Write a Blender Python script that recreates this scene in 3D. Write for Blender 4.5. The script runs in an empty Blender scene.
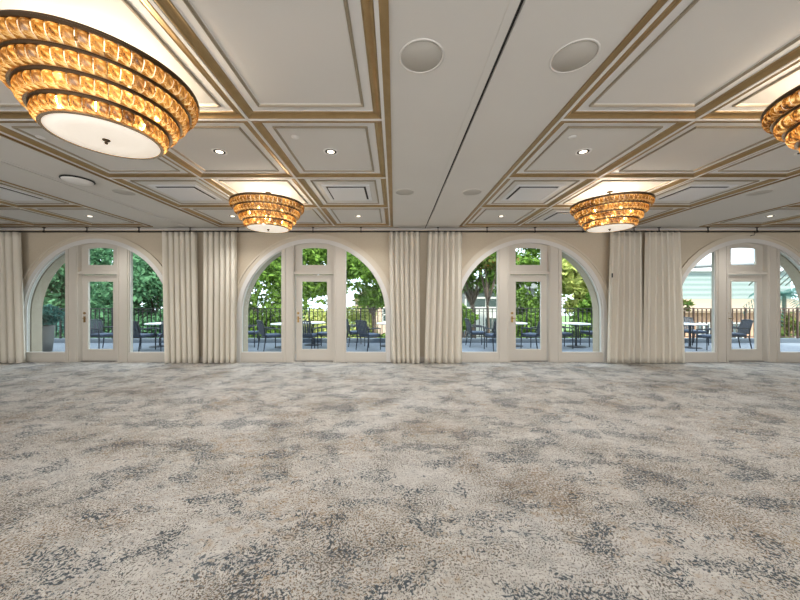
import bpy, bmesh, math, random
import numpy as np
from mathutils import Vector, Matrix
from mathutils.geometry import tessellate_polygon
random.seed(7); rng = np.random.default_rng(7)
PI = math.pi
S = bpy.context.scene
COL = S.collection

# ------------------------------------------------------------ camera, light, exposure
FPX = 312.0; CZ = 1.53; WY = 7.72; CH = 3.29          # focal in px, eye height, window wall, ceiling
cd = bpy.data.cameras.new('camera'); cd.sensor_width = 36; cd.lens = FPX/800*36
cd.shift_x = 5.5/800; cd.clip_end = 300
cam = bpy.data.objects.new('camera', cd); COL.objects.link(cam)
cam.location = (0, 0, CZ); cam.rotation_euler = (PI/2, 0, 0); S.camera = cam
S.view_settings.view_transform = 'Standard'; S.view_settings.look = 'None'
S.view_settings.gamma = 1; S.view_settings.exposure = 0.0
S.view_settings.use_curve_mapping = False
W = bpy.data.worlds.new('sky'); S.world = W; W.use_nodes = True
wb = W.node_tree.nodes['Background']; wb.inputs[0].default_value = (.82, .90, 1, 1); wb.inputs[1].default_value = 4.0

def sun(rot, e, col):
    l = bpy.data.lights.new('sun', 'SUN'); l.energy = e; l.color = col; l.angle = .05
    o = bpy.data.objects.new('sun', l); COL.objects.link(o); o.rotation_euler = rot
sun((math.radians(42), 0, math.radians(24)), 8.0, (1, .93, .78))
def area(name, loc, rot, sx, sy, e, col):
    l = bpy.data.lights.new(name, 'AREA'); l.shape = 'RECTANGLE'; l.size = sx; l.size_y = sy
    l.energy = e; l.color = col
    o = bpy.data.objects.new(name, l); COL.objects.link(o); o.location = loc; o.rotation_euler = rot
# large soft fill lamps added behind the camera to brighten the room
area('rear_wall_fill', (0, -6.8, 1.6), (math.radians(90), 0, 0), 24, 2.6, 330, (.97, .98, 1))  # added fill facing the window wall; the rear wall has no windows
area('rear_overhead_fill', (0, -3.2, 3.2), (0, 0, 0), 22, 5, 190, (1, .97, .92))  # added downward fill, standing in for unseen lamps over the rear half
area('rear_upward_fill', (0, -3.4, .9), (math.radians(143), 0, 0), 22, 5, 600, (.98, .98, 1))  # added upward fill, tilted forward to brighten the far ceiling

# ------------------------------------------------------------ materials
M = {}
def mat(name, col, rough=.6, metal=0, **kw):
    m = bpy.data.materials.new(name); m.use_nodes = True
    b = m.node_tree.nodes['Principled BSDF']
    b.inputs['Base Color'].default_value = (*col, 1); b.inputs['Roughness'].default_value = rough
    b.inputs['Metallic'].default_value = metal
    for k, v in kw.items(): b.inputs[k].default_value = v
    M[name] = m; return m
def nd(m, t, **kw):
    n = m.node_tree.nodes.new(t)
    for k, v in kw.items(): setattr(n, k, v)
    return n
def lk(m, a, b): m.node_tree.links.new(a, b)
def coords(m, scale=(1, 1, 1), kind='Object'):
    tc = nd(m, 'ShaderNodeTexCoord'); mp = nd(m, 'ShaderNodeMapping'); mp.inputs['Scale'].default_value = scale
    lk(m, tc.outputs[kind], mp.inputs[0]); return mp.outputs[0]
def noise(m, vec, scale, detail=2, rough=.5, dist=0):
    n = nd(m, 'ShaderNodeTexNoise'); n.inputs['Scale'].default_value = scale; n.inputs['Detail'].default_value = detail
    n.inputs['Roughness'].default_value = rough; n.inputs['Distortion'].default_value = dist
    lk(m, vec, n.inputs['Vector']); return n.outputs['Fac']
def ramp(m, fac, stops):
    r = nd(m, 'ShaderNodeValToRGB'); e = r.color_ramp.elements
    while len(e) < len(stops): e.new(.5)
    for i, (p, c) in enumerate(stops): e[i].position = p; e[i].color = (*c, 1) if len(c) == 3 else c
    lk(m, fac, r.inputs[0]); return r.outputs[0]
def mix(m, fac, a, b):
    x = nd(m, 'ShaderNodeMix', data_type='RGBA')
    if isinstance(fac, float): x.inputs[0].default_value = fac
    else: lk(m, fac, x.inputs[0])
    for i, v in ((6, a), (7, b)):
        if isinstance(v, tuple): x.inputs[i].default_value = (*v, 1)
        else: lk(m, v, x.inputs[i])
    return x.outputs[2]
def mul(m, a, b, op='MULTIPLY'):
    x = nd(m, 'ShaderNodeMath', operation=op)
    for i, v in ((0, a), (1, b)):
        if isinstance(v, (int, float)): x.inputs[i].default_value = v
        else: lk(m, v, x.inputs[i])
    return x.outputs[0]
def bump(m, h, dist=.01, st=.5):
    b = nd(m, 'ShaderNodeBump'); b.inputs['Distance'].default_value = dist; b.inputs['Strength'].default_value = st
    lk(m, h, b.inputs['Height']); lk(m, b.outputs[0], m.node_tree.nodes['Principled BSDF'].inputs['Normal'])
def basecol(m, s): lk(m, s, m.node_tree.nodes['Principled BSDF'].inputs['Base Color'])

m = mat('ceiling_paint', (.62, .595, .55), .75); v = coords(m)
basecol(m, mix(m, noise(m, v, 1.3, 3), (.61, .585, .545), (.655, .635, .595))); bump(m, noise(m, v, 60, 2), .002, .2)
m = mat('ceiling_trim', (.71, .69, .66), .5)
m = mat('gold_leaf', (.50, .35, .17), .36, .85); v = coords(m)
basecol(m, mix(m, noise(m, v, 9, 3), (.30, .195, .085), (.46, .33, .17)))
m = mat('champagne', (.36, .31, .23), .42, .5)
m = mat('slot_dark', (.015, .014, .012), .7)
m = mat('wallpaper', (.62, .52, .37), .8); v = coords(m, (1, 1, 1))
basecol(m, mix(m, noise(m, v, 45, 4, .7), (.53, .45, .335), (.66, .58, .455))); bump(m, noise(m, v, 120, 2), .002, .3)
m = mat('trim_paint', (.60, .56, .495), .42)
m = mat('casing_paint', (.64, .57, .46), .5)
m = mat('arch_white', (.70, .68, .65), .4)
m = mat('facade_stone', (.44, .37, .28), .9); v = coords(m)
basecol(m, mix(m, noise(m, v, 9, 5, .6), (.38, .32, .24), (.50, .42, .32)))
m = mat('brass', (.30, .19, .07), .3, 1)
m = mat('bronze', (.07, .045, .025), .38, .8)
m = mat('bright_bronze', (.62, .46, .30), .25, 1)
m = mat('rod_black', (.012, .011, .01), .4)
m = mat('white_plastic', (.74, .72, .69), .45)
m = mat('grey_plastic', (.46, .435, .39), .6)
m = mat('vent_white', (.70, .70, .71), .45)
m = mat('threshold', (.05, .04, .03), .5)

# carpet
m = mat('carpet', (.6, .55, .48), .97)
v = coords(m)
nv = nd(m, 'ShaderNodeTexNoise'); nv.inputs['Scale'].default_value = 6; lk(m, v, nv.inputs['Vector'])
va = nd(m, 'ShaderNodeVectorMath', operation='MULTIPLY_ADD'); lk(m, nv.outputs['Color'], va.inputs[0]); va.inputs[1].default_value = (.12, .12, 0); lk(m, v, va.inputs[2])
wv = va.outputs[0]
sv = nd(m, 'ShaderNodeMapping'); sv.inputs['Scale'].default_value = (1.0, 1.35, 1); lk(m, wv, sv.inputs[0]); sv = sv.outputs[0]
def off(loc, sc=(1, 1, 1)):
    q = nd(m, 'ShaderNodeMapping'); q.inputs['Location'].default_value = loc; q.inputs['Scale'].default_value = sc; lk(m, wv, q.inputs[0]); return q.outputs[0]
def speck(vec, dens, scale, dens_scale, lo, hi, w, detail=3, cap=.1):
    d = mul(m, mul(m, mul(m, noise(m, dens, dens_scale, 4, .62), .5, 'SUBTRACT'), w), cap, 'MINIMUM')
    return ramp(m, mul(m, noise(m, vec, scale, detail, .62), d, 'ADD'), [(lo, (0, 0, 0)), (hi, (1, 1, 1))])
base = mix(m, ramp(m, noise(m, off((3, 3, 0)), .8, 4, .6), [(.38, (0, 0, 0)), (.62, (1, 1, 1))]), (.53, .505, .465), (.60, .585, .565))
base = mix(m, ramp(m, noise(m, off((7, 1, 0), (.55, 1, 1)), 14, 5, .7), [(.40, (0, 0, 0)), (.62, (1, 1, 1))]), base, (.69, .675, .64))
# pale grey blue washes
c0 = mix(m, mul(m, speck(off((4, 9, 1), (.8, 1, 1)), off((21, 4, 0)), 13, 1.3, .53, .66, .9, 5), .32), base, (.36, .385, .40))
# tan and rust flecks
c1 = mix(m, mul(m, speck(off((1, 2, 5)), off((8, 15, 0)), 75, 1.1, .545, .60, .5), .85), c0, (.22, .14, .07))
c1 = mix(m, mul(m, speck(off((6, 2, 9), (.7, 1, 1)), off((8, 15, 0)), 15, .8, .60, .70, 1.1, 5), .42), c1, (.38, .25, .12))
# small dark flecks everywhere, then slate clusters
c2 = mix(m, mul(m, speck(off((11, 12, 3)), off((2, 31, 0)), 88, 2.2, .548, .590, .38), .9), c1, (.095, .083, .07))
c3 = mix(m, mul(m, speck(off((17, 3, 8)), off((14, 6, 0), (.9, 1.25, 1)), 60, 2.8, .615, .65, 1.5, 3, .125), .95), c2, (.06, .08, .10))
c4 = mix(m, mul(m, speck(off((5, 23, 2)), off((33, 8, 0), (.6, 1.4, 1)), 34, 3.6, .70, .74, 1.5, 5, .17), .85), c3, (.08, .105, .13))
basecol(m, c4); bump(m, noise(m, v, 160, 3, .7), .006, .6)

# curtain cloth
m = bpy.data.materials.new('curtain_linen'); m.use_nodes = True; M['curtain_linen'] = m
nt = m.node_tree; b = nt.nodes['Principled BSDF']; b.inputs['Roughness'].default_value = .95
v = coords(m, (1, 1, .15)); cc = mix(m, noise(m, v, 150, 2), (.84, .78, .66), (.92, .87, .77))
basecol(m, cc)
tl = nd(m, 'ShaderNodeBsdfTranslucent'); tl.inputs[0].default_value = (.82, .80, .76, 1)
ms = nd(m, 'ShaderNodeMixShader'); ms.inputs[0].default_value = .22
lk(m, b.outputs[0], ms.inputs[1]); lk(m, tl.outputs[0], ms.inputs[2]); lk(m, ms.outputs[0], nt.nodes['Material Output'].inputs[0])

# window glass: clear with fresnel reflection
m = bpy.data.materials.new('window_glass'); m.use_nodes = True; M['window_glass'] = m; nt = m.node_tree
tr = nd(m, 'ShaderNodeBsdfTransparent'); tr.inputs[0].default_value = (.93, .97, .97, 1)
gl = nd(m, 'ShaderNodeBsdfGlossy'); gl.inputs['Roughness'].default_value = .02
fr = nd(m, 'ShaderNodeFresnel'); fr.inputs[0].default_value = 1.4
ms = nd(m, 'ShaderNodeMixShader'); lk(m, mul(m, fr.outputs[0], .12), ms.inputs[0]); lk(m, tr.outputs[0], ms.inputs[1]); lk(m, gl.outputs[0], ms.inputs[2])
lk(m, ms.outputs[0], nt.nodes['Material Output'].inputs[0])

# amber glass
m = bpy.data.materials.new('amber_glass'); m.use_nodes = True; M['amber_glass'] = m; nt = m.node_tree
v = coords(m)
oi = nd(m, 'ShaderNodeObjectInfo')
am = ramp(m, noise(m, v, 19, 4, .68, .8), [(.35, (.05, .014, .002)), (.44, (.28, .11, .014)), (.53, (.60, .32, .07)), (.62, (1, .84, .48))])
am2 = mix(m, mul(m, oi.outputs['Random'], .30), am, (.70, .44, .14))
tl = nd(m, 'ShaderNodeBsdfTranslucent'); lk(m, am2, tl.inputs[0])
df = nd(m, 'ShaderNodeBsdfDiffuse'); lk(m, am2, df.inputs[0])
trn = nd(m, 'ShaderNodeBsdfTransparent'); lk(m, am2, trn.inputs[0])
gl = nd(m, 'ShaderNodeBsdfGlossy'); gl.inputs['Roughness'].default_value = .12; gl.inputs[0].default_value = (1, .9, .75, 1)
bp = nd(m, 'ShaderNodeBump'); bp.inputs['Distance'].default_value = .01; lk(m, noise(m, v, 28, 3), bp.inputs['Height'])
for x in (tl, df, gl): lk(m, bp.outputs[0], x.inputs['Normal'])
m1 = nd(m, 'ShaderNodeMixShader'); m1.inputs[0].default_value = .30; lk(m, tl.outputs[0], m1.inputs[1]); lk(m, df.outputs[0], m1.inputs[2])
m2 = nd(m, 'ShaderNodeMixShader'); m2.inputs[0].default_value = .32; lk(m, m1.outputs[0], m2.inputs[1]); lk(m, trn.outputs[0], m2.inputs[2])
m3 = nd(m, 'ShaderNodeMixShader'); m3.inputs[0].default_value = .14; lk(m, m2.outputs[0], m3.inputs[1]); lk(m, gl.outputs[0], m3.inputs[2])
lk(m, m3.outputs[0], nt.nodes['Material Output'].inputs[0])

def emis(name, col, st, base=(.9, .9, .9)):
    m = mat(name, base, .5); b = m.node_tree.nodes['Principled BSDF']
    b.inputs['Emission Color'].default_value = (*col, 1); b.inputs['Emission Strength'].default_value = st
emis('bulb_glow', (1, .84, .62), 30)
emis('disc_glow', (1, .86, .70), .55, (.8, .77, .72))
emis('lamp_glow', (1, .86, .66), 2.2)

m = mat('terrace_stone', (.2, .23, .27), .55); v = coords(m)
br = nd(m, 'ShaderNodeTexBrick'); lk(m, v, br.inputs['Vector']); br.inputs['Scale'].default_value = 1.6
br.inputs['Color1'].default_value = (.10, .125, .165, 1); br.inputs['Color2'].default_value = (.16, .19, .24, 1); br.inputs['Mortar'].default_value = (.10, .12, .15, 1); br.inputs['Mortar Size'].default_value = .015
basecol(m, mix(m, noise(m, v, 7, 5, .7), br.outputs[0], (.26, .29, .34)))
m = mat('kerb_slate', (.09, .115, .15), .7)
m = mat('iron', (.012, .013, .015), .5, .3)
m = mat('iron_brown', (.07, .035, .025), .55, .3)
m = mat('chair_frame', (.028, .034, .048), .5)
m = mat('chair_slat', (.055, .065, .09), .6)
m = mat('chair_cushion', (.075, .10, .15), .9)
m = mat('table_white', (.82, .84, .84), .4)
m = mat('bark', (.10, .07, .05), .95)
m = mat('grass', (.10, .17, .05), .95)
m = mat('planter_grey', (.20, .20, .19), .8)
m = mat('house_white', (.52, .51, .50), .8)
m = mat('house_pink', (.52, .38, .31), .8)
m = mat('house_green', (.3, .34, .32), .7); v = coords(m)
wvn = nd(m, 'ShaderNodeTexWave', bands_direction='Z'); lk(m, v, wvn.inputs['Vector']); wvn.inputs['Scale'].default_value = .9; wvn.inputs['Distortion'].default_value = .5
basecol(m, mix(m, wvn.outputs['Fac'], (.15, .20, .19), (.24, .29, .27)))
m = mat('house_brick', (.62, .34, .22), .85); v = coords(m)
basecol(m, mix(m, noise(m, v, 2.2, 4, .7), (.30, .13, .07), (.62, .40, .28)))
m = mat('roof_tan', (.33, .24, .17), .85)
m = mat('dark_glass', (.06, .08, .08), .15)
m = mat('beam_grey', (.22, .23, .24), .7)
def leafmat(name, a, b_, tr=.35):
    m = mat(name, a, .75, **{'Specular IOR Level': .15}); v = coords(m)
    c = mix(m, ramp(m, noise(m, v, 5.5, 5, .8), [(.38, (0, 0, 0)), (.55, (1, 1, 1))]), a, b_); basecol(m, c)
    t = nd(m, 'ShaderNodeBsdfTranslucent'); lk(m, c, t.inputs[0])
    s = nd(m, 'ShaderNodeMixShader'); s.inputs[0].default_value = tr
    b = m.node_tree.nodes['Principled BSDF']
    lk(m, b.outputs[0], s.inputs[1]); lk(m, t.outputs[0], s.inputs[2]); lk(m, s.outputs[0], m.node_tree.nodes['Material Output'].inputs[0])
leafmat('leaf_cool', (.012, .05, .022), (.12, .26, .13))
leafmat('leaf_green', (.016, .055, .008), (.18, .30, .05))
leafmat('leaf_dark', (.008, .03, .010), (.06, .14, .04))
leafmat('leaf_yellow', (.22, .33, .05), (.60, .60, .22))
leafmat('leaf_autumn', (.18, .10, .03), (.10, .18, .04))
leafmat('leaf_blue', (.03, .11, .10), (.09, .22, .19))

# ------------------------------------------------------------ mesh helpers
def bx(bm, x0, x1, y0, y1, z0, z1, mi=0):
    vs = [bm.verts.new((x, y, z)) for z in (z0, z1) for y in (y0, y1) for x in (x0, x1)]
    for f in ((0, 2, 3, 1), (4, 5, 7, 6), (0, 1, 5, 4), (2, 6, 7, 3), (0, 4, 6, 2), (1, 3, 7, 5)):
        fa = bm.faces.new([vs[i] for i in f]); fa.material_index = mi
def tube(bm, pts, r, n=8, caps=True, mi=0):
    pts = [Vector(p) for p in pts]; rings = []
    for i, p in enumerate(pts):
        d = (pts[min(i+1, len(pts)-1)] - pts[max(i-1, 0)]).normalized()
        a = d.cross(Vector((0, 0, 1)));  a = a if a.length > .01 else d.cross(Vector((1, 0, 0)))
        a.normalize(); b = d.cross(a); rr = r[i] if isinstance(r, (list, tuple)) else r
        rings.append([bm.verts.new(p + rr*(a*math.cos(t*2*PI/n) + b*math.sin(t*2*PI/n))) for t in range(n)])
    for i in range(len(rings)-1):
        for t in range(n):
            f = bm.faces.new((rings[i][t], rings[i][(t+1) % n], rings[i+1][(t+1) % n], rings[i+1][t])); f.smooth = True; f.material_index = mi
    if caps: bm.faces.new(rings[0][::-1]); bm.faces.new(rings[-1])
def lathe(bm, prof, n=32, c=(0, 0, 0), smooth=True, mi=0, close=False):
    rings = []
    for r, z in prof:
        if r < 1e-6: rings.append([bm.verts.new((c[0], c[1], c[2]+z))])
        else: rings.append([bm.verts.new((c[0]+r*math.cos(2*PI*t/n), c[1]+r*math.sin(2*PI*t/n), c[2]+z)) for t in range(n)])
    seq = list(zip(rings[:-1], rings[1:]))
    if close: seq.append((rings[-1], rings[0]))
    for A, B in seq:
        for t in range(n):
            u = (t+1) % n
            if len(A) == 1 and len(B) == 1: continue
            if len(A) == 1: f = bm.faces.new((A[0], B[t], B[u]))
            elif len(B) == 1: f = bm.faces.new((A[t], A[u], B[0]))
            else: f = bm.faces.new((A[t], A[u], B[u], B[t]))
            f.smooth = smooth; f.material_index = mi
def plate(bm, loops, y0, y1, mi=0):
    """loops of (x, z): first the outline, then holes; extruded from y0 to y1"""
    flat = [p for l in loops for p in l]
    tri = tessellate_polygon([[Vector((x, 0, z)) for x, z in l] for l in loops])
    A = [bm.verts.new((x, y0, z)) for x, z in flat]; B = [bm.verts.new((x, y1, z)) for x, z in flat]
    for t in tri:
        try:
            f = bm.faces.new([A[i] for i in t]); f.material_index = mi
            f = bm.faces.new([B[i] for i in reversed(t)]); f.material_index = mi
        except ValueError: pass
    k = 0
    for l in loops:
        n = len(l)
        for i in range(n):
            j = (i+1) % n
            f = bm.faces.new((A[k+i], A[k+j], B[k+j], B[k+i])); f.material_index = mi
        k += n
def mk(name, bm, mats, parent=None, loc=None, bevel=0, kind=None, recalc=True):
    if recalc: bmesh.ops.recalc_face_normals(bm, faces=bm.faces)
    me = bpy.data.meshes.new(name); bm.to_mesh(me); bm.free()
    for q in (mats if isinstance(mats, (list, tuple)) else [mats]): me.materials.append(M[q])
    o = bpy.data.objects.new(name, me); COL.objects.link(o)
    if parent: o.parent = parent
    if loc: o.location = loc
    if bevel:
        b = o.modifiers.new('bevel', 'BEVEL'); b.width = bevel; b.segments = 2; b.limit_method = 'ANGLE'
    if kind: o['kind'] = kind
    return o
def thing(name, label, cat, loc=(0, 0, 0), rz=0, group=None):
    o = bpy.data.objects.new(name, None); COL.objects.link(o); o.empty_display_size = .2
    o.location = loc; o.rotation_euler = (0, 0, rz); return tag(o, label, cat, group)
def tag(o, label, cat, group=None):
    o['label'] = label; o['category'] = cat
    if group: o['group'] = group
    return o
def copy_tree(o, parent=None):
    c = o.copy(); COL.objects.link(c); c.parent = parent
    for ch in list(o.children): copy_tree(ch, c)
    return c
def again(proto, used, loc, rz, label):
    o = copy_tree(proto) if used else proto
    o.location = loc; o.rotation_euler = (0, 0, rz); o['label'] = label; return o
NB = bmesh.new
def X(px, d): return (px-394.5)/FPX*d

# ------------------------------------------------------------ room shell
XL, XR, YB = -14.0, 14.5, -7.2
ARCH = [-7.345, -2.0, 3.345, 8.735]
def arcpts(cx, cz, r, a0, a1, n):
    return [(cx+r*math.cos(a0+(a1-a0)*i/n), cz+r*math.sin(a0+(a1-a0)*i/n)) for i in range(n+1)]
def wall_loop(r, cz, top, x0, x1):
    l = [(x0, 0)]
    for c in ARCH: l += [(c-r, 0)] + arcpts(c, cz, r, PI, 0, 40) + [(c+r, 0)]
    return l + [(x1, 0), (x1, top), (x0, top)]
bm = NB(); bx(bm, XL, XR, YB, WY+.16, -.12, 0); mk('floor', bm, 'carpet', kind='structure')
bm = NB(); plate(bm, [wall_loop(1.85, 1.13, CH, XL, XR)], WY, WY+.14); mk('wall_north', bm, 'wallpaper', kind='structure')
bm = NB(); plate(bm, [wall_loop(1.80, 1.16, 3.7, XL, XR)], WY+.14, WY+.38); mk('wall_facade', bm, 'facade_stone', kind='structure')
bm = NB(); bx(bm, XL, XR, YB-.15, YB, 0, CH+.2); mk('wall_south', bm, 'wallpaper', kind='structure')
bm = NB(); bx(bm, XL-.15, XL, YB, WY+.14, 0, CH+.2); mk('wall_west', bm, 'wallpaper', kind='structure')
bm = NB(); bx(bm, XR, XR+.15, YB, WY+.14, 0, CH+.2); mk('wall_east', bm, 'wallpaper', kind='structure')
bm = NB()
ed = [XL] + sum([[c-2.04, c+2.04] for c in ARCH], []) + [XR]
for i in range(0, len(ed), 2):
    bx(bm, ed[i], ed[i+1], WY-.015, WY, 0, .11); bx(bm, ed[i], ed[i+1], WY-.008, WY, .11, .13)
mk('baseboard_north', bm, 'trim_paint', kind='structure')

# ceiling with coffers
CWS = [1.32, 1.37, 1.32]; BW = sum(CWS); CD_ = 1.448
BAYS = [-9.86, -4.12, 1.62, 7.36]
RY1 = 7.39; RY0 = RY1-5*CD_
E = .075
bm = NB()
xs = [XL] + sum([[b-E, b+BW+E] for b in BAYS], []) + [XR]
slots = [-10.72, -4.985, .755]
for i in range(0, len(xs), 2):
    x0, x1 = xs[i], xs[i+1]; cuts = [s for s in slots if x0 < s < x1]
    cur = x0
    for s in cuts:
        bx(bm, cur, s-.014, YB, WY+.01, CH, CH+.05); cur = s+.014
    bx(bm, cur, x1, YB, WY+.01, CH, CH+.05)
for b in BAYS:
    bx(bm, b-E, b+BW+E, RY1+E, WY+.01, CH, CH+.05); bx(bm, b-E, b+BW+E, YB, RY0-E, CH, CH+.05)
ceil = mk('ceiling', bm, 'ceiling_paint', kind='structure')
bm = NB(); bx(bm, XL-.2, XR+.2, YB-.2, WY+.5, CH+.16, CH+.4)
roof = mk('ceiling_slab', bm, 'slot_dark', parent=ceil)
bm = NB()
for s in slots:
    for sg in (-1, 1):
        a, b_ = sorted((s+sg*.014, s+sg*.075)); bx(bm, a, b_, YB, WY, CH-.004, CH)
mk('track_cover', bm, 'ceiling_paint', parent=ceil)
bm = NB()
for s in slots: bx(bm, s-.014, s+.014, YB, WY, CH+.02, CH+.06)
mk('partition_track', bm, 'slot_dark', parent=ceil)
# cove strip along the top of the window wall
bm = NB(); bx(bm, XL, XR, WY-.05, WY, CH-.03, CH); mk('trim_1', bm, 'ceiling_trim', kind='structure', bevel=.008)
# one coffer = white profile + gold mouldings
def ringstrip(bm, w, prof, mi=0):
    rows = []
    for o_, z in prof:
        x, y = w/2-o_, CD_/2-o_
        rows.append([bm.verts.new(p) for p in ((-x, -y, z), (x, -y, z), (x, y, z), (-x, y, z))])
    for A, B in zip(rows[:-1], rows[1:]):
        for t in range(4):
            f = bm.faces.new((A[t], A[(t+1) % 4], B[(t+1) % 4], B[t])); f.material_index = mi
    return rows[-1]
cofs = {}
for ib, b in enumerate(BAYS):
    x0 = b
    for c in range(3):
        w = CWS[c]
        for r in range(5):
            loc = (x0+w/2, RY0+CD_*(r+.5), CH)
            if w not in cofs:
                bm = NB()
                ringstrip(bm, w, [(0, -.006), (.013, -.006), (.015, .002)])
                ringstrip(bm, w, [(.094, .026), (.095, .032), (.170, .032)])
                last = ringstrip(bm, w, [(.197, .027), (.200, .032)], 1)
                f = bm.faces.new(last); f.material_index = 1
                cof = mk('coffer', bm, ['ceiling_trim', 'ceiling_paint'], parent=ceil, recalc=False)
                bm = NB()
                ringstrip(bm, w, [(.015, .005), (.019, -.002), (.026, -.005), (.034, -.003), (.041, .005), (.052, .014), (.066, .020), (.080, .022), (.088, .019), (.094, .026)])
                ringstrip(bm, w, [(.170, .032), (.171, .018), (.176, .014), (.183, .017), (.187, .023), (.193, .021), (.197, .027)], 1)
                gm = mk('gold_moulding', bm, ['gold_leaf', 'champagne'], parent=cof, recalc=False)
                cof.location = loc; cofs[w] = (cof, gm)
            else:
                cof, gm = cofs[w]
                c2_ = cof.copy(); COL.objects.link(c2_); c2_.location = loc; c2_.parent = ceil
                g2 = gm.copy(); COL.objects.link(g2); g2.parent = c2_
        x0 += w
    bm = NB(); bf = NB()
    x0, x1, y0, y1 = b, b+BW, RY0, RY1
    def fr4(bm, i, o_, z): 
        for a in ((x0-o_, x0-i, y0-o_, y1+o_), (x1+i, x1+o_, y0-o_, y1+o_), (x0-i, x1+i, y0-o_, y0-i), (x0-i, x1+i, y1+i, y1+o_)):
            bx(bm, a[0], a[1], a[2], a[3], z, CH+.02)
    fr4(bf, 0, .015, CH-.006); fr4(bm, .015, .048, CH-.001); fr4(bm, .048, E, CH-.014)
    mk('border_fillet', bf, 'ceiling_trim', parent=ceil); mk('gold_border', bm, 'gold_leaf', parent=ceil)

# ------------------------------------------------------------ arched windows and doors
GR, GZ = 1.79, 1.16
def gtop(x): return GZ + math.sqrt(GR*GR-x*x)
def side_loop(c, s, r=GR, xin=.79, zb=.23, e=0):
    xin = xin+e; r = r-e; zb = zb+e
    a1 = math.acos(xin/r); pts = [(xin, zb)]
    pts += [(r, zb)] + [(r*math.cos(a1*i/24), GZ+r*math.sin(a1*i/24)) for i in range(25)]
    pts = [(c+s*x, z) for x, z in pts]
    return pts if s > 0 else pts[::-1]
WN = ['leftmost', 'second from left', 'third from left', 'rightmost']
for k, c in enumerate(ARCH):
    n = k+1
    bm = NB()
    ow = .483
    outer = [(c-1.85, 0)] + arcpts(c, 1.13, 1.85, PI, 0, 48) + [(c+1.85, 0), (c+ow, 0)]
    m_ = 10
    outer += [(c+ow-2*ow*i/m_, gtop(ow-2*ow*i/m_)) for i in range(m_+1)] + [(c-ow, 0)]
    plate(bm, [outer, side_loop(c, 1), side_loop(c, -1)], WY-.015, WY+.10)
    for s in (-1, 1):
        def B(a, b_, y0, y1, z0, z1):
            p, q = sorted((c+s*a, c+s*b_)); bx(bm, p, q, y0, y1, z0, z1)
        B(ow, .60, WY+.10, WY+.15, 0, gtop(.60))
        for x0, x1 in ((.505, .545), (.70, .755)):
            B(x0, x1, WY-.035, WY-.015, 0, gtop(x1)-.0)
        B(.79, 1.78, WY-.022, WY-.015, .03, .10)
    # head of the door recess
    hd = [(c-ow-.1, gtop(ow)+.0), (c-ow, gtop(ow))] + [(c-ow+2*ow*i/m_, gtop(-ow+2*ow*i/m_)) for i in range(1, m_+1)] + [(c+ow+.1, gtop(ow))]
    hd += [(c+ow+.1, gtop(0)+.04), (c-ow-.1, gtop(0)+.04)]
    plate(bm, [hd], WY+.10, WY+.15)
    win = mk('window_%d' % n, bm, 'trim_paint', kind='structure')
    # casing around the arch
    bm = NB()
    def ringl(r0, r1, cz): return [(c-r1, 0)] + arcpts(c, cz, r1, PI, 0, 60) + [(c+r1, 0), (c+r0, 0)] + arcpts(c, cz, r0, 0, PI, 60) + [(c-r0, 0)]
    plate(bm, [ringl(1.90, 2.045, 1.11)], WY-.022, WY+.0)
    plate(bm, [ringl(2.012, 2.05, 1.11)], WY-.045, WY-.022)
    mk('arch_casing', bm, 'casing_paint', parent=win)
    bm = NB(); plate(bm, [ringl(1.80, 1.90, 1.145)], WY-.03, WY-.0155); mk('arch_bead', bm, 'arch_white', parent=win)
    for s in (-1, 1):
        bm = NB()
        plate(bm, [side_loop(c, s), side_loop(c, s, e=.014)], WY+.012, WY+.04)
        mk('sash_bead', bm, 'arch_white', parent=win)
        bm = NB(); plate(bm, [side_loop(c, s, e=.008)], WY+.022, WY+.030)
        mk('pane', bm, 'window_glass', parent=win)
    # transom: bar, frame and pane
    yT0, yT1 = WY+.085, WY+.13
    bm = NB(); bx(bm, c-ow+.0, c+ow-.0, WY-.0, WY+.14, 2.165, 2.225); bx(bm, c-ow, c+ow, WY+.03, WY+.14, 2.225, 2.245)
    mk('transom_bar', bm, 'trim_paint', parent=win, bevel=.006)
    zg0, zg1 = 2.405, 2.81
    def arched(x, z0, z1, rise, e=0):
        x -= e; q = [(c-x, z0+e), (c+x, z0+e)]
        return q + [(c+x-2*x*i/8, z1-e+rise*(1-(1-2*i/8)**2)) for i in range(9)]
    fr_o = [(c-ow, 2.245), (c+ow, 2.245)] + [(c+ow-2*ow*i/m_, gtop(ow-2*ow*i/m_)) for i in range(m_+1)]
    bm = NB(); plate(bm, [fr_o, arched(.315, zg0, zg1, .025)], yT0, yT1); mk('transom_frame', bm, 'trim_paint', parent=win)
    bm = NB(); plate(bm, [arched(.315, zg0, zg1, .025, .004)], yT0+.018, yT0+.026); mk('pane', bm, 'window_glass', parent=win)
    # door leaf
    bm = NB(); dx = .462
    plate(bm, [[(c-dx, .012), (c+dx, .012), (c+dx, 2.155), (c-dx, 2.155)], [(c-.315, .30), (c+.315, .30), (c+.315, 1.99), (c-.315, 1.99)]], yT0, yT1)
    for a in ((c-.335, c-.315, .28, 2.01), (c+.315, c+.335, .28, 2.01), (c-.315, c+.315, .28, .30), (c-.315, c+.315, 1.99, 2.01)):
        bx(bm, a[0], a[1], yT0-.012, yT0, a[2], a[3])
    door = mk('door_%d' % n, bm, 'trim_paint', kind='structure')
    bm = NB(); bx(bm, c-.313, c+.313, yT0+.018, yT0+.026, .302, 1.988); mk('pane', bm, 'window_glass', parent=door)
    bm = NB(); bx(bm, c-.483, c+.483, WY+.06, WY+.15, 0, .011); mk('threshold', bm, 'threshold', parent=door)
    bm = NB(); hx = c-.405
    lathe(bm, [(0, 0), (.03, 0), (.03, .012), (0, .012)], 16, smooth=False)
    for v_ in bm.verts: v_.co = (hx+v_.co.x, yT0-v_.co.z, 1.20+v_.co.y)
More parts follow.
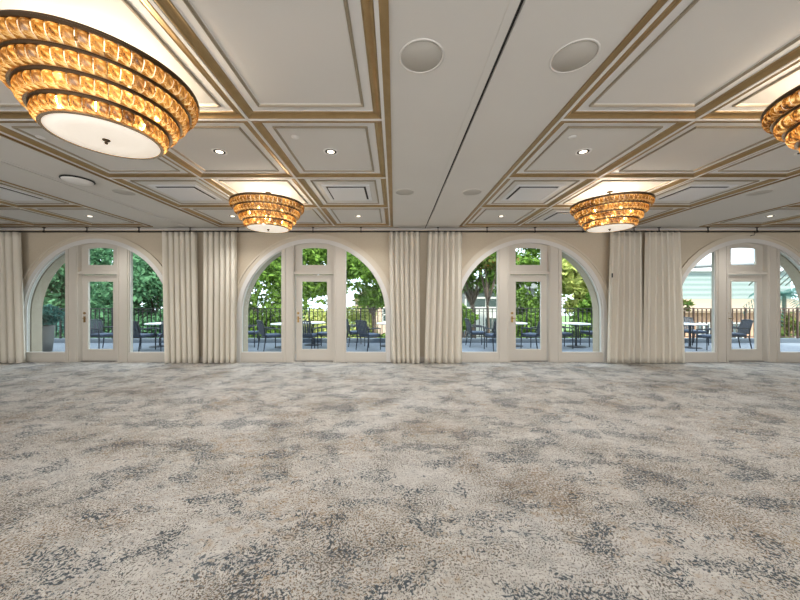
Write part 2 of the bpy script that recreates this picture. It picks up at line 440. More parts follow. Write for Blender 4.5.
    bx(bm, hx-.022, hx+.022, yT0-.012, yT0, .97, 1.12)
    tube(bm, [(hx, yT0-.01, 1.07), (hx, yT0-.055, 1.07), (hx+.012, yT0-.06, 1.07), (hx+.085, yT0-.06, 1.068)], .009)
    tube(bm, [(hx, yT0-.01, 1.20), (hx, yT0-.03, 1.20)], .012)
    mk('door_handle', bm, 'brass', parent=door)

# ------------------------------------------------------------ terrace and what lies beyond
bm = NB(); bx(bm, -17, 19, WY+.50, 11.2, -.2, -.01); mk('terrace_floor', bm, 'terrace_stone', kind='structure')
for k, c in enumerate(ARCH):
    bm = NB(); bx(bm, c-1.8, c+1.8, WY+.16, WY+.50, -.12, -.004)
    mk('door_sill', bm, 'terrace_stone', kind='structure')
bm = NB(); bx(bm, -17, 19, 11.2, 11.5, -.4, .135); mk('trim_2', bm, 'kerb_slate', kind='structure', bevel=.01)
bm = NB(); bx(bm, -60, 70, 11.5, 90, -3.2, -3.0); mk('ground_lawn', bm, 'grass', kind='structure')
RD = 11.32
rb = [X(-45, RD), X(205, RD), X(422, RD), X(640, RD), X(890, RD)]
for k in range(4):
    mt = 'iron' if k < 3 else 'iron_brown'
    x0, x1 = rb[k]+.03, rb[k+1]-.03
    t = thing('terrace_railing', ['black iron railing seen through the leftmost arched window', 'black iron railing seen through the second arched window from the left',
        'black iron railing seen through the third arched window from the left', 'brownish iron railing seen through the rightmost arched window, before the tan building'][k], 'railing', ((x0+x1)/2, RD, .135), 0, 'terrace railing sections')
    h = (x1-x0)/2
    bm = NB(); bx(bm, -h, h, -.025, .025, 1.065, 1.095); mk('top_rail', bm, mt, t)
    bm = NB(); bx(bm, -h, h, -.018, .018, .05, .075); mk('bottom_rail', bm, mt, t)
    bm = NB(); bx(bm, -h, h, -.018, .018, .97, .985); mk('mid_rail', bm, mt, t)
    nb = int(round(2*h/.157)); base_b = None
    for i in range(nb+1):
        x = -h+.02+(2*h-.04)*i/nb
        if i % 12 == 0:
            bm = NB(); bx(bm, x-.022, x+.022, -.022, .022, 0, 1.12); mk('post', bm, mt, t); continue
        if base_b is None:
            bm = NB(); bx(bm, -.012, .012, -.012, .012, .07, 1.07); base_b = mk('baluster', bm, mt, t); base_b.location.x = x
        else:
            q = base_b.copy(); COL.objects.link(q); q.parent = t; q.location.x = x

def chair_proto():
    t = thing('terrace_chair', '', 'chair', group='terrace dining chairs')
    fr_, sl = 'chair_frame', 'chair_slat'
    bm = NB(); bx(bm, -.25, .25, -.24, .26, .40, .43); mk('seat', bm, fr_, t, bevel=.008)
    bm = NB(); bx(bm, -.24, .24, -.21, .255, .431, .495); mk('cushion', bm, 'chair_cushion', t, bevel=.02)
    for s in (-1, 1):
        bm = NB(); tube(bm, [(s*.265, .24, 0), (s*.255, .235, .40), (s*.262, .225, .66)], [.013, .018, .016]); mk('leg', bm, fr_, t)
        bm = NB(); tube(bm, [(s*.255, -.31, 0), (s*.25, -.25, .40), (s*.245, -.27, .62), (s*.235, -.34, .90)], [.013, .019, .018, .014]); mk('leg', bm, fr_, t)
        bm = NB(); tube(bm, [(s*.25, -.285, .665), (s*.275, -.10, .675), (s*.275, .12, .67), (s*.262, .245, .655)], [.014, .02, .02, .015]); mk('armrest', bm, fr_, t)
    bm = NB(); tube(bm, [(-.25, -.343, .89), (-.12, -.36, .915), (.12, -.36, .915), (.25, -.343, .89)], .02); tube(bm, [(-.24, -.255, .50), (.24, -.255, .50)], .015)
    mk('back_rail', bm, fr_, t)
    for i in range(7):
        x = -.198+.066*i
        bm = NB(); w = .023
        vs = [(-.26, .50), (-.285, .66), (-.35, .905)]
        for (ya, za), (yb, zb) in zip(vs[:-1], vs[1:]):
            q = [bm.verts.new(p) for p in ((x-w, ya, za), (x+w, ya, za), (x+w, yb, zb), (x-w, yb, zb), (x-w, ya-.014, za), (x+w, ya-.014, za), (x+w, yb-.014, zb), (x-w, yb-.014, zb))]
            for f in ((0, 1, 2, 3), (5, 4, 7, 6), (0, 3, 7, 4), (1, 5, 6, 2), (0, 4, 5, 1), (3, 2, 6, 7)): bm.faces.new([q[j] for j in f])
        mk('back_slat', bm, sl, t)
    return t
chp = chair_proto(); used = False
D2R = math.radians
for x, y, rz, lab in [
    (X(102, 9.75), 9.75, -100, 'dark slatted terrace chair behind the glass door of the leftmost arch, facing right'),
    (X(141, 9.55), 9.55, -8, 'dark chair, back to the room, in the right pane of the leftmost arch'),
    (X(168, 9.75), 9.75, 50, 'dark chair before the white table at the right edge of the leftmost arch'),
    (X(249, 10.4), 10.4, -80, 'dark terrace chair near the railing at the far left edge of the second arch'),
    (X(271, 9.6), 9.6, -48, 'dark slatted chair turned toward the table in the left pane of the second arch'),
    (X(307, 9.6), 9.6, -5, 'dark chair, back to the room, in the door glass of the second arch'),
    (X(325, 10.1), 10.1, 80, 'dark armchair facing left in the door glass of the second arch from the left'),
    (X(369, 9.7), 9.7, -42, 'nearer dark slatted armchair in the right pane of the second arch, by a white table'),
    (X(356, 10.55), 10.55, -70, 'farther dark chair by the railing in the right pane of the second arch'),
    (X(477, 10.4), 10.4, -88, 'dark chair seen from its side facing right, left pane of the third arch'),
    (X(496, 9.6), 9.6, 12, 'dark chair, back to the room, in the left pane of the third arch'),
    (X(533, 9.75), 9.75, 34, 'dark slatted armchair in the door glass of the third arch, facing a white table'),
    (X(561, 10.1), 10.1, -92, 'dark chair left of the round table in the right pane of the third arch'),
    (X(592, 10.45), 10.45, 88, 'dark chair right of the round pedestal table in the right pane of the third arch'),
    (X(694, 10.8), 10.8, 178, 'dark chair behind the white table in the left pane of the rightmost arch'),
    (X(712, 9.3), 9.3, 20, 'dark chair in front of the white table in the left pane of the rightmost arch'),
    (X(733, 9.9), 9.9, 70, 'dark chair seen at the left edge of the door glass of the rightmost arch')]:
    again(chp, used, (x, y, -.01), D2R(rz), lab); used = True
tt = thing('terrace_table', '', 'table', group='round white topped terrace tables')
bm = NB(); lathe(bm, [(0, .745), (.41, .745), (.42, .752), (.42, .77), (.41, .777), (0, .777)], 40, smooth=False); mk('table_top', bm, 'table_white', tt)
bm = NB(); lathe(bm, [(.035, .03), (.03, .3), (.03, .70), (.12, .744)], 16); mk('pedestal', bm, 'chair_frame', tt)
bm = NB(); lathe(bm, [(0, 0), (.29, 0), (.29, .012), (.05, .035), (0, .035)], 32); mk('base', bm, 'chair_frame', tt)
used = False
for x, y, lab in [
    (X(159, 10.3), 10.35, 'white round table at the right edge of the leftmost arched window'),
    (X(284, 10.2), 10.2, 'white round table partly behind the left post of the second arched window'),
    (X(313, 10.72), 10.72, 'white round table between two chairs in the door glass of the second arch'),
    (X(389, 10.45), 10.45, 'white round table at the right edge of the second arched window, beside the curtain'),
    (X(514, 10.5), 10.5, 'white round table left in the door glass of the third arched window'),
    (X(576, 10.3), 10.3, 'white round table on a dark disc base in the right pane of the third arch'),
    (X(690, 10.1), 10.1, 'white round table in the left pane of the rightmost arched window')]:
    again(tt, used, (x, y, -.01), 0, lab); used = True

# foliage
def leaves(n_cl, per, rx, rz_, leaf, spread=.34, flat=.8):
    d = rng.normal(size=(n_cl, 3)); d /= np.linalg.norm(d, axis=1)[:, None]
    rr = rng.uniform(.25, 1, n_cl)**.5
    cen = d*rr[:, None]*np.array([rx, rx, rz_])
    p = np.repeat(cen, per, 0) + rng.normal(size=(n_cl*per, 3))*spread*rx*.42*np.array([1, 1, flat])
    n = len(p)
    u = rng.normal(size=(n, 3)); u /= np.linalg.norm(u, axis=1)[:, None]
    w = rng.normal(size=(n, 3)); w -= (w*u).sum(1)[:, None]*u; w /= np.linalg.norm(w, axis=1)[:, None]
    s = 1.4*leaf*rng.uniform(.6, 1.3, n)[:, None]
    V = np.stack([p-u*s, p+w*s*.45, p+u*s, p-w*s*.45], 1).reshape(-1, 3)
    F = [(4*i, 4*i+1, 4*i+2, 4*i+3) for i in range(n)]
    me = bpy.data.meshes.new('foliage'); me.from_pydata(V.tolist(), [], F); me.update(); return me
def plant(name, cat, label, px, d, zc, rx, rz_, mt, n_cl=70, per=60, leaf=.11, z0=-3.0, trunk=.16, group='trees beyond the terrace', spread=.34):
    t = thing(name, label, cat, (X(px, d), d, z0), 0, group)
    me = leaves(n_cl, int(per*1.35), rx, rz_, leaf, spread); me.materials.append(M[mt])
    o = bpy.data.objects.new('foliage', me); COL.objects.link(o); o.parent = t; o.location = (0, 0, zc-z0)
    if trunk:
        bm = NB(); h = zc-z0
        tube(bm, [(0, 0, 0), (.06, .02, h*.4), (-.05, 0, h*.75), (0, 0, h+rz_*.4)], [trunk, trunk*.8, trunk*.6, trunk*.2])
        for i in range(6):
            a = i*1.05+px; rr = rx*.62
            tube(bm, [(-.03, 0, h*.66+.04*i), (rr*.45*math.cos(a), rr*.45*math.sin(a), h*.8+.08*i), (rr*math.cos(a), rr*math.sin(a), h+rz_*(.1*i-.15))], [trunk*.5, trunk*.34, trunk*.1], 6)
        mk('trunk', bm, 'bark', t)
    return t
plant('leafy_tree', 'tree', 'cool green tree filling the left pane of the leftmost arch', 45, 17, 1.6, 3.0, 3.0, 'leaf_cool', 76, 70, .14)
plant('leafy_tree', 'tree', 'cool green tree behind the door glass of the leftmost arch', 103, 19, 2.6, 2.6, 3.4, 'leaf_cool', 80, 70, .15)
plant('leafy_tree', 'tree', 'dense green tree filling the right pane of the leftmost arch', 158, 15.5, 1.6, 2.5, 2.9, 'leaf_cool', 110, 75, .12)
plant('leafy_tree', 'tree', 'green leafy tree filling the left pane of the second arch', 256, 15, 1.7, 2.3, 2.8, 'leaf_green', 110, 75, .11)
plant('leafy_tree', 'tree', 'green tree behind the transom and door glass of the second arch', 306, 19, 3.6, 2.4, 2.3, 'leaf_green', 66, 70, .14)
plant('leafy_tree', 'tree', 'dark green tree overhanging the upper right of the second arch', 374, 14.5, 2.75, 1.65, 1.55, 'leaf_green', 58, 70, .10, spread=.30)
plant('leafy_tree', 'tree', 'dark green tree with rusty leaves in the left pane of the third arch', 473, 15, 3.35, 1.8, 1.25, 'leaf_green', 50, 70, .10)
plant('leafy_tree', 'tree', 'rust tinged bough above the dark tree in the left pane of the third arch', 488, 13.8, 3.4, 1.0, .45, 'leaf_autumn', 18, 60, .09, trunk=.09)
plant('leafy_tree', 'tree', 'mid green tree behind the door glass of the third arch', 530, 17, 2.0, 1.45, 2.9, 'leaf_green', 60, 75, .12)
plant('leafy_tree', 'tree', 'bright yellow green tree in the right pane of the third arch', 582, 16.5, 3.0, 1.7, 2.0, 'leaf_yellow', 60, 75, .14)
plant('leafy_tree', 'tree', 'darker green tree below the yellow one, right pane of the third arch', 598, 14.6, .7, 1.0, .9, 'leaf_green', 36, 60, .11)
G2 = 'shrubs beyond the terrace railing'
for px, d, zc, r, mt, lab in [
    (40, 13.6, -.3, 1.3, 'leaf_blue', 'blue green shrub beyond the railing, left pane of the leftmost arch'),
    (100, 13.8, -.3, 1.4, 'leaf_cool', 'cool green shrub beyond the railing, door glass of the leftmost arch'),
    (150, 13.6, -.3, 1.3, 'leaf_cool', 'dark cool green shrub beyond the railing, right pane of the leftmost arch'),
    (255, 13.8, -.3, 1.3, 'leaf_green', 'green shrub beyond the railing, left pane of the second arch'),
    (318, 14.6, .0, 1.2, 'leaf_yellow', 'yellow green shrub beyond the railing, door glass of the second arch'),
    (354, 15.5, .1, 1.3, 'leaf_yellow', 'yellow green shrub beyond the railing, right pane of the second arch'),
    (384, 14.4, -.9, .8, 'leaf_green', 'low green shrub beside the pink house, right pane of the second arch'),
    (463, 13.6, .75, .5, 'leaf_green', 'small green shrub before the white house, left pane of the third arch'),
    (528, 14.0, -.1, 1.1, 'leaf_green', 'green shrub beyond the railing, door glass of the third arch'),
    (592, 13.4, -.2, 1.0, 'leaf_green', 'green shrub beyond the railing, right pane of the third arch')]:
    plant('shrub', 'shrub', lab, px, d, zc, r, r*.9, mt, 40, 60, .085, trunk=.07, group=G2)
plant('shrub', 'shrub', 'dark twiggy shrub at the left edge of the rightmost arch', 680, 13.2, 1.3, .38, .45, 'leaf_autumn', 14, 30, .06, trunk=.04, group=G2)
plant('shrub', 'shrub', 'russet shrub behind the railing, right pane of the rightmost arch', 794, 15.3, -.1, .8, .9, 'leaf_autumn', 30, 50, .08, trunk=.05, group=G2)
# feathery palm in the right pane of the rightmost arch
pt = thing('palm', 'blue green palm with arching fronds, right pane of the rightmost arch', 'palm tree', (X(784, 15.6), 15.6, -3))
bm = NB(); tube(bm, [(0, 0, 0), (.05, 0, 2.5), (0, 0, 4.8)], [.12, .09, .07]); mk('trunk', bm, 'bark', pt)
for i in range(13):
    a = i*2.4; el = .9-.09*i; bm = NB(); pts = []
    for j in range(9):
        s = j/8*1.7; pts.append(Vector((math.cos(a)*s*math.cos(el), math.sin(a)*s*math.cos(el), 4.8+s*math.sin(el)-.45*s*s)))
    tube(bm, pts, [.014-.0012*j for j in range(9)], 5)
    side = Vector((-math.sin(a), math.cos(a), 0))
    for j in range(1, 9):
        for q in range(2):
            for sg in (-1, 1):
                p = pts[j-1].lerp(pts[j], q*.5); d = (pts[j]-pts[j-1]).normalized()
                e = p + sg*side*.38*(1-.05*j) + d*.16 - Vector((0, 0, .12)); n_ = d*.022
                vv = [bm.verts.new(z) for z in (p-n_, p.lerp(e, .5)-n_*1.2, e, p.lerp(e, .5)+n_*1.2+Vector((0, 0, .008)), p+n_)]
                bm.faces.new(vv)
    mk('frond', bm, 'leaf_blue', pt, recalc=False)
# planter
t = thing('planter', 'tall grey round planter with trailing blue green plant outside the leftmost arch', 'planter', (X(44, 9.3), 9.3, -.01))
bm = NB(); lathe(bm, [(0, 0), (.17, 0), (.20, .3), (.225, .74), (.235, .78), (.205, .78), (.20, .70), (0, .70)], 32); mk('pot', bm, 'planter_grey', t)
me = leaves(26, 60, .36, .30, .05, .4); me.materials.append(M['leaf_blue']); o = bpy.data.objects.new('foliage', me); COL.objects.link(o); o.parent = t; o.location = (0, 0, 1.05)
bm = NB()
for i in range(7): tube(bm, [(0, 0, .69), (.08*math.cos(i), .08*math.sin(i), .9), (.2*math.cos(i), .2*math.sin(i), 1.15)], .006, 5)
mk('stem', bm, 'bark', t)
# houses
def window_part(t, x0, x1, z0, z1, y, nx=2, nz=2, w=.09):
    bm = NB(); bx(bm, x0, x1, y-.05, y, z0, z0+w); bx(bm, x0, x1, y-.05, y, z1-w, z1)
    for i in range(nx+1):
        x = x0+(x1-x0-w)*i/nx; bx(bm, x, x+w, y-.05, y, z0+w, z1-w)
    for i in range(1, nz):
        z = z0+(z1-z0)*i/nz; bx(bm, x0, x1, y-.05, y, z-w/2, z+w/2)
    f = mk('window_frame', bm, 'house_white', t)
    bm = NB(); bx(bm, x0+.02, x1-.02, y-.02, y-.001, z0+.02, z1-.02); mk('pane', bm, 'dark_glass', f)
t = thing('neighbour_house', 'white house with a large white-barred window behind the railing of the third arch', 'house', (X(478, 21), 21, -3))
bm = NB(); bx(bm, -3.6, 3.9, 0, 5, 0, 4.15); mk('wall', bm, 'house_white', t)
bm = NB(); plate(bm, [[(-3.9, 5.3), (4.2, 5.3), (3.2, 6.0), (-2.9, 6.0)]], -.3, 5.2); mk('roof', bm, 'beam_grey', t)
bm = NB(); bx(bm, -1.0, 3.9, .05, 4.9, 4.15, 5.3); mk('upper_wall', bm, 'beam_grey', t)
window_part(t, -.9, 2.0, 3.95, 5.4, -.001, 2, 2, .12)
for i in range(3): window_part(t, -3.0+1.7*i, -1.9+1.7*i, 1.6, 3.4, -.001)
t = thing('neighbour_house', 'pale pink house low behind the trees at the right edge of the second arch', 'house', (X(378, 23), 23, -3))
bm = NB(); bx(bm, -1.7, 1.5, 0, 4, 0, 4.4); mk('wall', bm, 'house_pink', t)
bm = NB(); plate(bm, [[(-2.0, 4.4), (1.8, 4.4), (.9, 5.2), (-1.1, 5.2)]], -.2, 4.2); mk('roof', bm, 'roof_tan', t)
window_part(t, -1.2, -.3, 2.9, 4.0, -.001); window_part(t, .3, 1.1, 2.9, 4.0, -.001)
t = thing('neighbour_building', 'long pale green building with tan lower roof and brick wall beyond the rightmost arch', 'building', (X(735, 20), 20, -3))
bm = NB(); bx(bm, -5.2, 5.5, 1.5, 8, 0, 6.5); mk('wall', bm, 'house_green', t)
bm = NB(); plate(bm, [[(-5.4, 6.5), (5.7, 6.5), (5.2, 6.9), (-4.9, 6.9)]], 1.2, 8.2); mk('roof', bm, 'vent_white', t)
bm = NB()
vs = [bm.verts.new(p) for p in ((-5.4, -.6, 3.9), (5.7, -.6, 3.9), (5.7, 1.5, 4.6), (-5.4, 1.5, 4.6), (-5.4, -.6, 3.75), (5.7, -.6, 3.75), (5.7, 1.5, 4.45), (-5.4, 1.5, 4.45))]
for f in ((0, 1, 2, 3), (7, 6, 5, 4), (0, 4, 5, 1), (1, 5, 6, 2), (2, 6, 7, 3), (3, 7, 4, 0)): bm.faces.new([vs[i] for i in f])
mk('lower_roof', bm, 'roof_tan', t)
bm = NB(); bx(bm, -5.2, 5.5, 0, 1.5, 0, 3.75); mk('brick_wall', bm, 'house_brick', t)
for i in range(5): window_part(t, -4.6+2.1*i, -3.7+2.1*i, 1.6, 3.1, -.001)
t = thing('pergola', 'grey pergola with slanting beam outside the rightmost arch', 'pergola', (X(735, 12.6), 12.6, -3))
bm = NB(); tube(bm, [(-4.5, 0, 5.75), (3.9, 0, 6.15)], .075, 4); mk('beam', bm, 'beam_grey', t)
for px_ in (765.5, 833):
    x = X(px_, 12.6)-X(735, 12.6); bm = NB(); bx(bm, x-.06, x+.06, -.06, .06, 0, 6.0); mk('post', bm, 'beam_grey', t)
for i in range(9):
    x = 1.6+.28*i
    bm = NB(); tube(bm, [(x, .05, 6.1), (x+.9, 1.7, 5.2)], .03, 4); mk('rafter', bm, 'beam_grey', t)

# ------------------------------------------------------------ curtains
rod_y = WY-.165; rod_z = 3.186
t = thing('curtain_rod', 'long thin black curtain rod running under the ceiling across all the arches', 'curtain rod', (0, rod_y, rod_z))
bm = NB(); tube(bm, [(-12.5, 0, 0), (12.5, 0, 0)], .017, 10); mk('rod', bm, 'rod_black', t)
for px in (-6, 44, 87, 139, 190, 238, 313, 361, 438, 487, 535, 583, 634, 659, 708, 757, 806):
    x = X(px, rod_y); bm = NB(); bx(bm, x-.008, x+.008, -.008, .008, .012, CH-rod_z-.012); bx(bm, x-.025, x+.025, -.025, .025, CH-rod_z-.012, CH-rod_z)
    bx(bm, x-.012, x+.012, -.022, .022, -.022, .022); mk('bracket', bm, 'rod_black', t)
def curtain(t0, t1, b0, b1, npl, seed, label, inner):
    r = random.Random(seed); d = rod_y
    xt0, xt1, xb0, xb1 = X(t0, d), X(t1, d), X(b0, d), X(b1, d)
    nx, nz = npl*20, 22; zt, zb = rod_z-.022, .012
    wob = [r.uniform(-.6, .6) for _ in range(npl*2+3)]; amp = [r.uniform(.65, 1.25) for _ in range(npl*2+3)]
    t = thing('curtain', label, 'curtain', ((xb0+xb1)/2, d, 0), 0, 'floor length linen curtains'); cx = (xb0+xb1)/2
    bm = NB(); grid = []
    for j in range(nz+1):
        v_ = j/nz; row = []
        for i in range(nx+1):
            u = i/nx; k = u*npl*2; ki = int(k); f_ = k-ki
            wv_ = wob[ki]*(1-f_)+wob[ki+1]*f_; am_ = amp[ki]*(1-f_)+amp[ki+1]*f_
            ph = k*PI + wv_*(.5+.6*v_)
            A = (.066+.010*v_)*am_
            xx = (xt0+(xt1-xt0)*u)*(1-v_) + (xb0+(xb1-xb0)*u)*v_ + .012*math.sin(2*ph)
            yy = A*(1-2*abs(math.sin(ph/2+.4))**.75) + .014*v_*math.sin(u*9+seed) - .01
            row.append(bm.verts.new((xx-cx, yy, zt+(zb-zt)*v_)))
        grid.append(row)
    for j in range(nz):
        for i in range(nx):
            f = bm.faces.new((grid[j][i], grid[j][i+1], grid[j+1][i+1], grid[j+1][i])); f.smooth = True
    o = mk('drape', bm, 'curtain_linen', t, recalc=False); s = o.modifiers.new('cloth', 'SOLIDIFY'); s.thickness = .003
    for i in range(npl+1):
        bm = NB()
        x = xt0+(xt1-xt0)*(i/npl)*.98+.01-cx
        n = 12; pts = [(x, .022*math.cos(q*2*PI/n), rod_z+.022*math.sin(q*2*PI/n)) for q in range(n+1)]
        tube(bm, pts, .0035, 5, caps=False); mk('ring', bm, 'rod_black', t)
for a in [(-30, 21, -30, 25, 7, 1, 'cream curtain at the far left edge of the photo', 0),
          (163.5, 197, 166.5, 199.5, 6, 2, 'cream curtain right of the leftmost arch, left one of its pair', 0),
          (204, 237, 203.5, 237, 6, 3, 'cream curtain left of the second arch, right one of its pair', 0),
          (389, 420, 392, 420.5, 6, 4, 'cream curtain right of the second arch, left one of the middle pair', 0),
          (428, 462, 424, 462, 6, 5, 'cream curtain left of the third arch, right one of the middle pair', 0),
          (609.5, 641, 605.5, 642, 6, 6, 'cream curtain right of the third arch, left one of its pair', 0),
          (645, 680, 643, 685, 6, 7, 'cream curtain left of the rightmost arch, widening toward the floor', 0)]:
    curtain(*a)
bm = NB(); px = X(752, rod_y)
tube(bm, [(px+.03, rod_y-.02, 3.19), (px+.05, rod_y-.02, 3.14), (px+.03, rod_y-.02, 3.10), (px-.03, rod_y-.02, 3.09), (px-.06, rod_y-.02, 3.075)], .008, 6)
tag(mk('curtain_hook', bm, 'rod_black'), 'small bent black hook hanging from the curtain rod above the rightmost arch', 'hook')
bm = NB(); bx(bm, X(610, rod_y)-.012, X(610, rod_y)+.012, rod_y-.085, rod_y-.06, 2.07, 2.17); bx(bm, X(610, rod_y)-.007, X(610, rod_y)+.007, rod_y-.06, rod_y+.0, 2.10, 2.14)
tag(mk('curtain_clip', bm, 'rod_black'), 'small black clip on the edge of the curtain right of the third arch', 'clip')

# ------------------------------------------------------------ chandeliers
TR = [(.560, 56), (.496, 50), (.430, 43), (.362, 36)]      # tier radius, panels
TH = .097
def panel_mesh(r, n):
    bm = NB(); w = 2*PI*r/n*.97; nz_, nx_ = 14, 4
    def prof(s): return .012*math.sin(s*PI/.8) - .008*s - (.050*((s-.80)/.20)**1.5 if s > .80 else 0)
    G = []
    for j in range(nz_+1):
        s = j/nz_
        ww = w*(1-.05*s)
        G.append([bm.verts.new((prof(s)+.006*(1-(2*i/nx_-1)**2), (i/nx_-.5)*ww, -s*TH*.99)) for i in range(nx_+1)])
    for j in range(nz_):
        for i in range(nx_):
            f = bm.faces.new((G[j][i], G[j][i+1], G[j+1][i+1], G[j+1][i])); f.smooth = True
    g = bmesh.ops.solidify(bm, geom=bm.faces[:], thickness=.006)
    return bm
def chandelier_proto(loc):
    t = thing('chandelier', '', 'chandelier', loc, 0, 'tiered amber glass chandeliers')
    bm = NB(); lathe(bm, [(.546, .0), (.576, .0), (.580, .010), (.576, .022), (.546, .022)], 72, smooth=False, close=True); mk('top_ring', bm, 'bronze', t)
    # panels nearest the big view: individual children, the rest in one mesh
    allp = []
    for k, (r, n) in enumerate(TR):
        for i in range(n):
            a = 2*PI*i/n; allp.append((k, a, Vector((r*math.cos(a), r*math.sin(a))).dot(Vector((.68, -.73)))-.0*k))
    allp.sort(key=lambda q: -q[2]-.08*(3-0)); 
    tiers = []
    for k, (r, n) in enumerate(TR):
        z = -k*TH
        bm = NB()
        lathe(bm, [(r-.012, z-.012), (r+.018, z-.012), (r+.022, z+.004), (r+.012, z+.012), (r-.012, z+.012)], 72, smooth=False, close=True)
        rr = mk('tier_ring', bm, 'bronze', t); tiers.append(rr)
        bm = NB(); r1 = r+.008; 
        lathe(bm, [(r1-.060, z-TH-.001), (r1-.040, z-TH-.001), (r1-.040, z-TH+.004), (r1-.060, z-TH+.004)], 72, smooth=False, close=True)
        mk('ledge', bm, 'bright_bronze', rr)
    sel = allp[:98]; rest = allp[98:]
    pm = {}
    for k, (r, n) in enumerate(TR):
        for q in [q for q in sel if q[0] == k]:
            if k not in pm: o = mk('glass_panel', panel_mesh(r, n), 'amber_glass', tiers[k], recalc=False); pm[k] = o
            else: o = pm[k].copy(); COL.objects.link(o); o.parent = tiers[k]
            o.location = (r*math.cos(q[1]), r*math.sin(q[1]), -k*TH-.002); o.rotation_euler = (0, 0, q[1])
    bm = NB()
    for k, (r, n) in enumerate(TR):
        tmp = bpy.data.meshes.new('tmp'); b2 = panel_mesh(r, n); b2.to_mesh(tmp); b2.free()
        for q in [q for q in rest if q[0] == k]:
            m_ = Matrix.Translation((r*math.cos(q[1]), r*math.sin(q[1]), -k*TH-.002)) @ Matrix.Rotation(q[1], 4, 'Z')
            c = tmp.copy(); c.transform(m_); bm.from_mesh(c); bpy.data.meshes.remove(c)
    o = mk('glass_panels', bm, 'amber_glass', t, recalc=False); o['kind'] = 'stuff'
    zb = -4*TH
    bm = NB(); lathe(bm, [(.318, zb+.012), (.338, zb+.012), (.340, zb-.006), (.318, zb-.006)], 64, smooth=False, close=True); mk('bottom_ring', bm, 'bright_bronze', t)
    bm = NB(); lathe(bm, [(0, zb-.012), (.2, zb-.009), (.325, zb-.002), (.325, zb+.004), (0, zb+.004)], 64); mk('diffuser', bm, 'disc_glow', t)
    bm = NB(); lathe(bm, [(0, zb-.045), (.008, zb-.043), (.012, zb-.034), (.006, zb-.028), (.022, zb-.020), (.024, zb-.012), (0, zb-.010)], 20); mk('finial', bm, 'bronze', t)
    bm = NB(); top = CH+.031-loc[2]
    for a in range(4):
        q = a*PI/2+.4; tube(bm, [(.556*math.cos(q), .556*math.sin(q), .012), (.05*math.cos(q), .05*math.sin(q), .05)], .008, 6)
    tube(bm, [(0, 0, zb), (0, 0, top)], .012, 8); mk('frame', bm, 'bronze', t)
    bm = NB(); lathe(bm, [(0, top), (.045, top), (.045, top-.012), (.015, top-.02), (0, top-.02)], 24); mk('canopy', bm, 'bronze', t)
    bm0 = None
    for i in range(10):
        a = i*2*PI/10+.2; rr = (.30 if i % 2 else .23); zz = -.14 if i % 2 else -.28
        if bm0 is None:
            bm = NB(); lathe(bm, [(0, -.03), (.012, -.02), (.02, 0), (.016, .02), (.006, .045), (0, .05)], 12); bm0 = mk('bulb', bm, 'bulb_glow', t); o = bm0
        else: o = bm0.copy(); COL.objects.link(o); o.parent = t
        o.location = (rr*math.cos(a), rr*math.sin(a), zz)
    for z_, e in ((-.16, 32),):
        l = bpy.data.lights.new('chandelier_light', 'POINT'); l.energy = e; l.color = (1, .84, .66); l.shadow_soft_size = .16
        o = bpy.data.objects.new('chandelier_light', l); COL.objects.link(o); o.parent = t; o.location = (0, 0, z_)
    return t
CZT = 3.105
ch = chandelier_proto((-2.115, 2.29, CZT)); used = False
for loc, lab in [((-2.115, 2.29, CZT), 'largest amber glass chandelier, at the upper left of the photo'),
                 ((-2.10, 5.19, CZT), 'small looking amber chandelier above the second arch from the left'),
                 ((3.56, 5.16, CZT), 'small looking amber chandelier above the curtains right of the third arch'),
                 ((3.58, 2.29, CZT), 'amber glass chandelier cut off by the right edge of the photo')]:
    again(ch, used, loc, 0, lab); used = True

# ------------------------------------------------------------ ceiling fittings
PZ = CH+.032     # coffer panel height
def at(bay, c, r): return (BAYS[bay]+sum(CWS[:c])+CWS[c]/2, RY0+CD_*(r+.5))
dl = thing('downlight', '', 'ceiling light', group='recessed ceiling downlights')
bm = NB(); lathe(bm, [(.066, -.001), (.078, -.006), (.088, -.004), (.090, 0), (.066, 0)], 32, close=True); mk('trim_ring', bm, 'white_plastic', dl)
bm = NB(); lathe(bm, [(.044, -.002), (.055, -.003), (.066, -.002)], 32); mk('baffle', bm, 'slot_dark', dl)
bm = NB(); lathe(bm, [(0, -.010), (.03, -.009), (.043, -.004), (.043, 0)], 24); mk('lamp', bm, 'lamp_glow', dl)
l = bpy.data.lights.new('downlight_beam', 'SPOT'); l.energy = 95; l.color = (1, .97, .93); l.spot_size = D2R(140); l.spot_blend = .8; l.shadow_soft_size = .05
o = bpy.data.objects.new('downlight_beam', l); COL.objects.link(o); o.parent = dl; o.location = (0, 0, -.03)
used = False
for bay, c, r, lab in [(1, 2, 2, 'lit recessed downlight in the large coffer left of the middle ceiling strip'),
                       (1, 1, 2, 'recessed downlight in the coffer between the big left chandelier and the small one'),
                       (2, 0, 2, 'lit recessed downlight in the coffer just right of the middle ceiling strip'),
                       (2, 2, 2, 'recessed downlight at the right edge of the photo, below the cut-off chandelier'),
                       (1, 2, 4, 'small recessed downlight near the wall, above the right part of the second arch'),
                       (1, 0, 4, 'small recessed downlight near the wall, just left of the small left chandelier'),
                       (0, 2, 4, 'small recessed downlight near the wall above the leftmost arch'),
                       (2, 0, 4, 'small recessed downlight near the wall above the third arch'),
                       (3, 0, 4, 'small recessed downlight near the wall above the rightmost arch')]:
    x, y = at(bay, c, r); again(dl, used, (x, y, PZ), 0, lab); used = True
av = thing('air_vent', '', 'air vent', group='square plaque air vents')
bm = NB()
def sq(bm, h0, h1, z0, z1):
    for a in ((-h1, -h0, -h1, h1), (h0, h1, -h1, h1), (-h0, h0, -h1, -h0), (-h0, h0, h0, h1)): bx(bm, a[0], a[1], a[2], a[3], z0, z1)
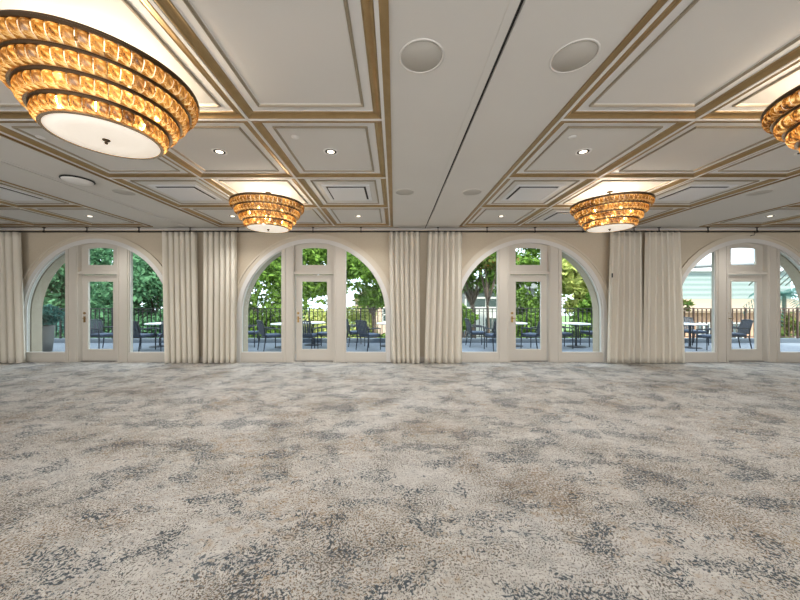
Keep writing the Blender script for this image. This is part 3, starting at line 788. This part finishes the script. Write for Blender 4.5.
sq(bm, .315, .375, -.012, 0); mk('frame', bm, 'vent_white', av, bevel=.004)
bm = NB(); sq(bm, .28, .315, -.006, 0); mk('slot', bm, 'slot_dark', av)
bm = NB(); bx(bm, -.285, .285, -.285, .285, -.030, -.016); bx(bm, -.05, .05, -.05, .05, -.016, 0); mk('plate', bm, 'vent_white', av, bevel=.004)
bm = NB(); bx(bm, -.283, .283, -.283, .283, -.008, -.0005); mk('throat', bm, 'slot_dark', av)
used = False
for bay, c, r, lab in [(1, 2, 3, 'square white air vent left of the middle ceiling strip'),
                       (1, 0, 3, 'square white air vent left of the small left chandelier'),
                       (0, 2, 3, 'square white air vent at the far left edge of the photo'),
                       (2, 0, 3, 'square white air vent just right of the middle ceiling strip'),
                       (2, 2, 3, 'square white air vent right of the small right chandelier'),
                       (2, 1, 4, 'square white air vent nearest the wall, above the third arch, left of the chandelier')]:
    x, y = at(bay, c, r); again(av, used, (x, y, PZ), 0, lab); used = True
sk = bpy.data.objects.new('x', None)
spk = None
for x, y, lab in [(-1.09, 3.42, 'small round sprinkler cover beside the lit downlight left of the middle strip'),
                  (1.95, 3.42, 'small round sprinkler cover beside the lit downlight right of the middle strip'),
                  (-3.88, 3.42, 'small round sprinkler cover near the left edge, under the big chandelier')]:
    if spk is None:
        bm = NB(); lathe(bm, [(0, -.014), (.038, -.013), (.042, -.009), (.042, -.005), (.03, -.004), (.03, 0), (0, 0)], 24); spk = mk('sprinkler_cover', bm, 'white_plastic'); o = spk
    else: o = spk.copy(); COL.objects.link(o)
    o.location = (x, y, PZ); tag(o, lab, 'sprinkler cover', 'sprinkler covers on the ceiling')
sp = thing('ceiling_speaker', '', 'speaker', group='round ceiling speakers')
bm = NB(); lathe(bm, [(0, -.002), (.145, -.002), (.147, 0), (0, 0)], 48); mk('grille', bm, 'grey_plastic', sp)
bm = NB(); lathe(bm, [(.147, 0), (.147, -.005), (.158, -.006), (.163, -.003), (.163, 0)], 48); mk('rim', bm, 'ceiling_paint', sp)
used = False
for x, y, lab in [(.195, 2.26, 'large round ceiling speaker left of the dark slot in the middle strip'),
                  (1.30, 2.26, 'large round ceiling speaker right of the dark slot in the middle strip'),
                  (.17, 5.1, 'small looking round speaker left of the slot, above the middle curtains'),
                  (1.27, 5.1, 'small looking round speaker right of the slot, above the third arch'),
                  (-4.42, 5.1, 'round speaker on the ceiling strip at left, beyond the domed device'),
                  (5.98, 5.12, 'round speaker on the ceiling strip at right above the rightmost arch')]:
    again(sp, used, (x, y, CH), 0, lab); used = True
t = thing('ceiling_dome', 'white domed device with a dark rim on the ceiling strip at left', 'smoke detector', (-4.62, 4.55, CH))
bm = NB(); lathe(bm, [(0, -.004), (.185, -.004), (.19, -.018), (.18, -.024), (0, -.024)], 40, smooth=False); mk('dark_rim', bm, 'slot_dark', t)  # dark flat disc between the ceiling and the dome
bm = NB(); lathe(bm, [(0, -.062), (.06, -.060), (.12, -.050), (.165, -.034), (.175, -.0245), (0, -.0245)], 40); mk('dome', bm, 'white_plastic', t)
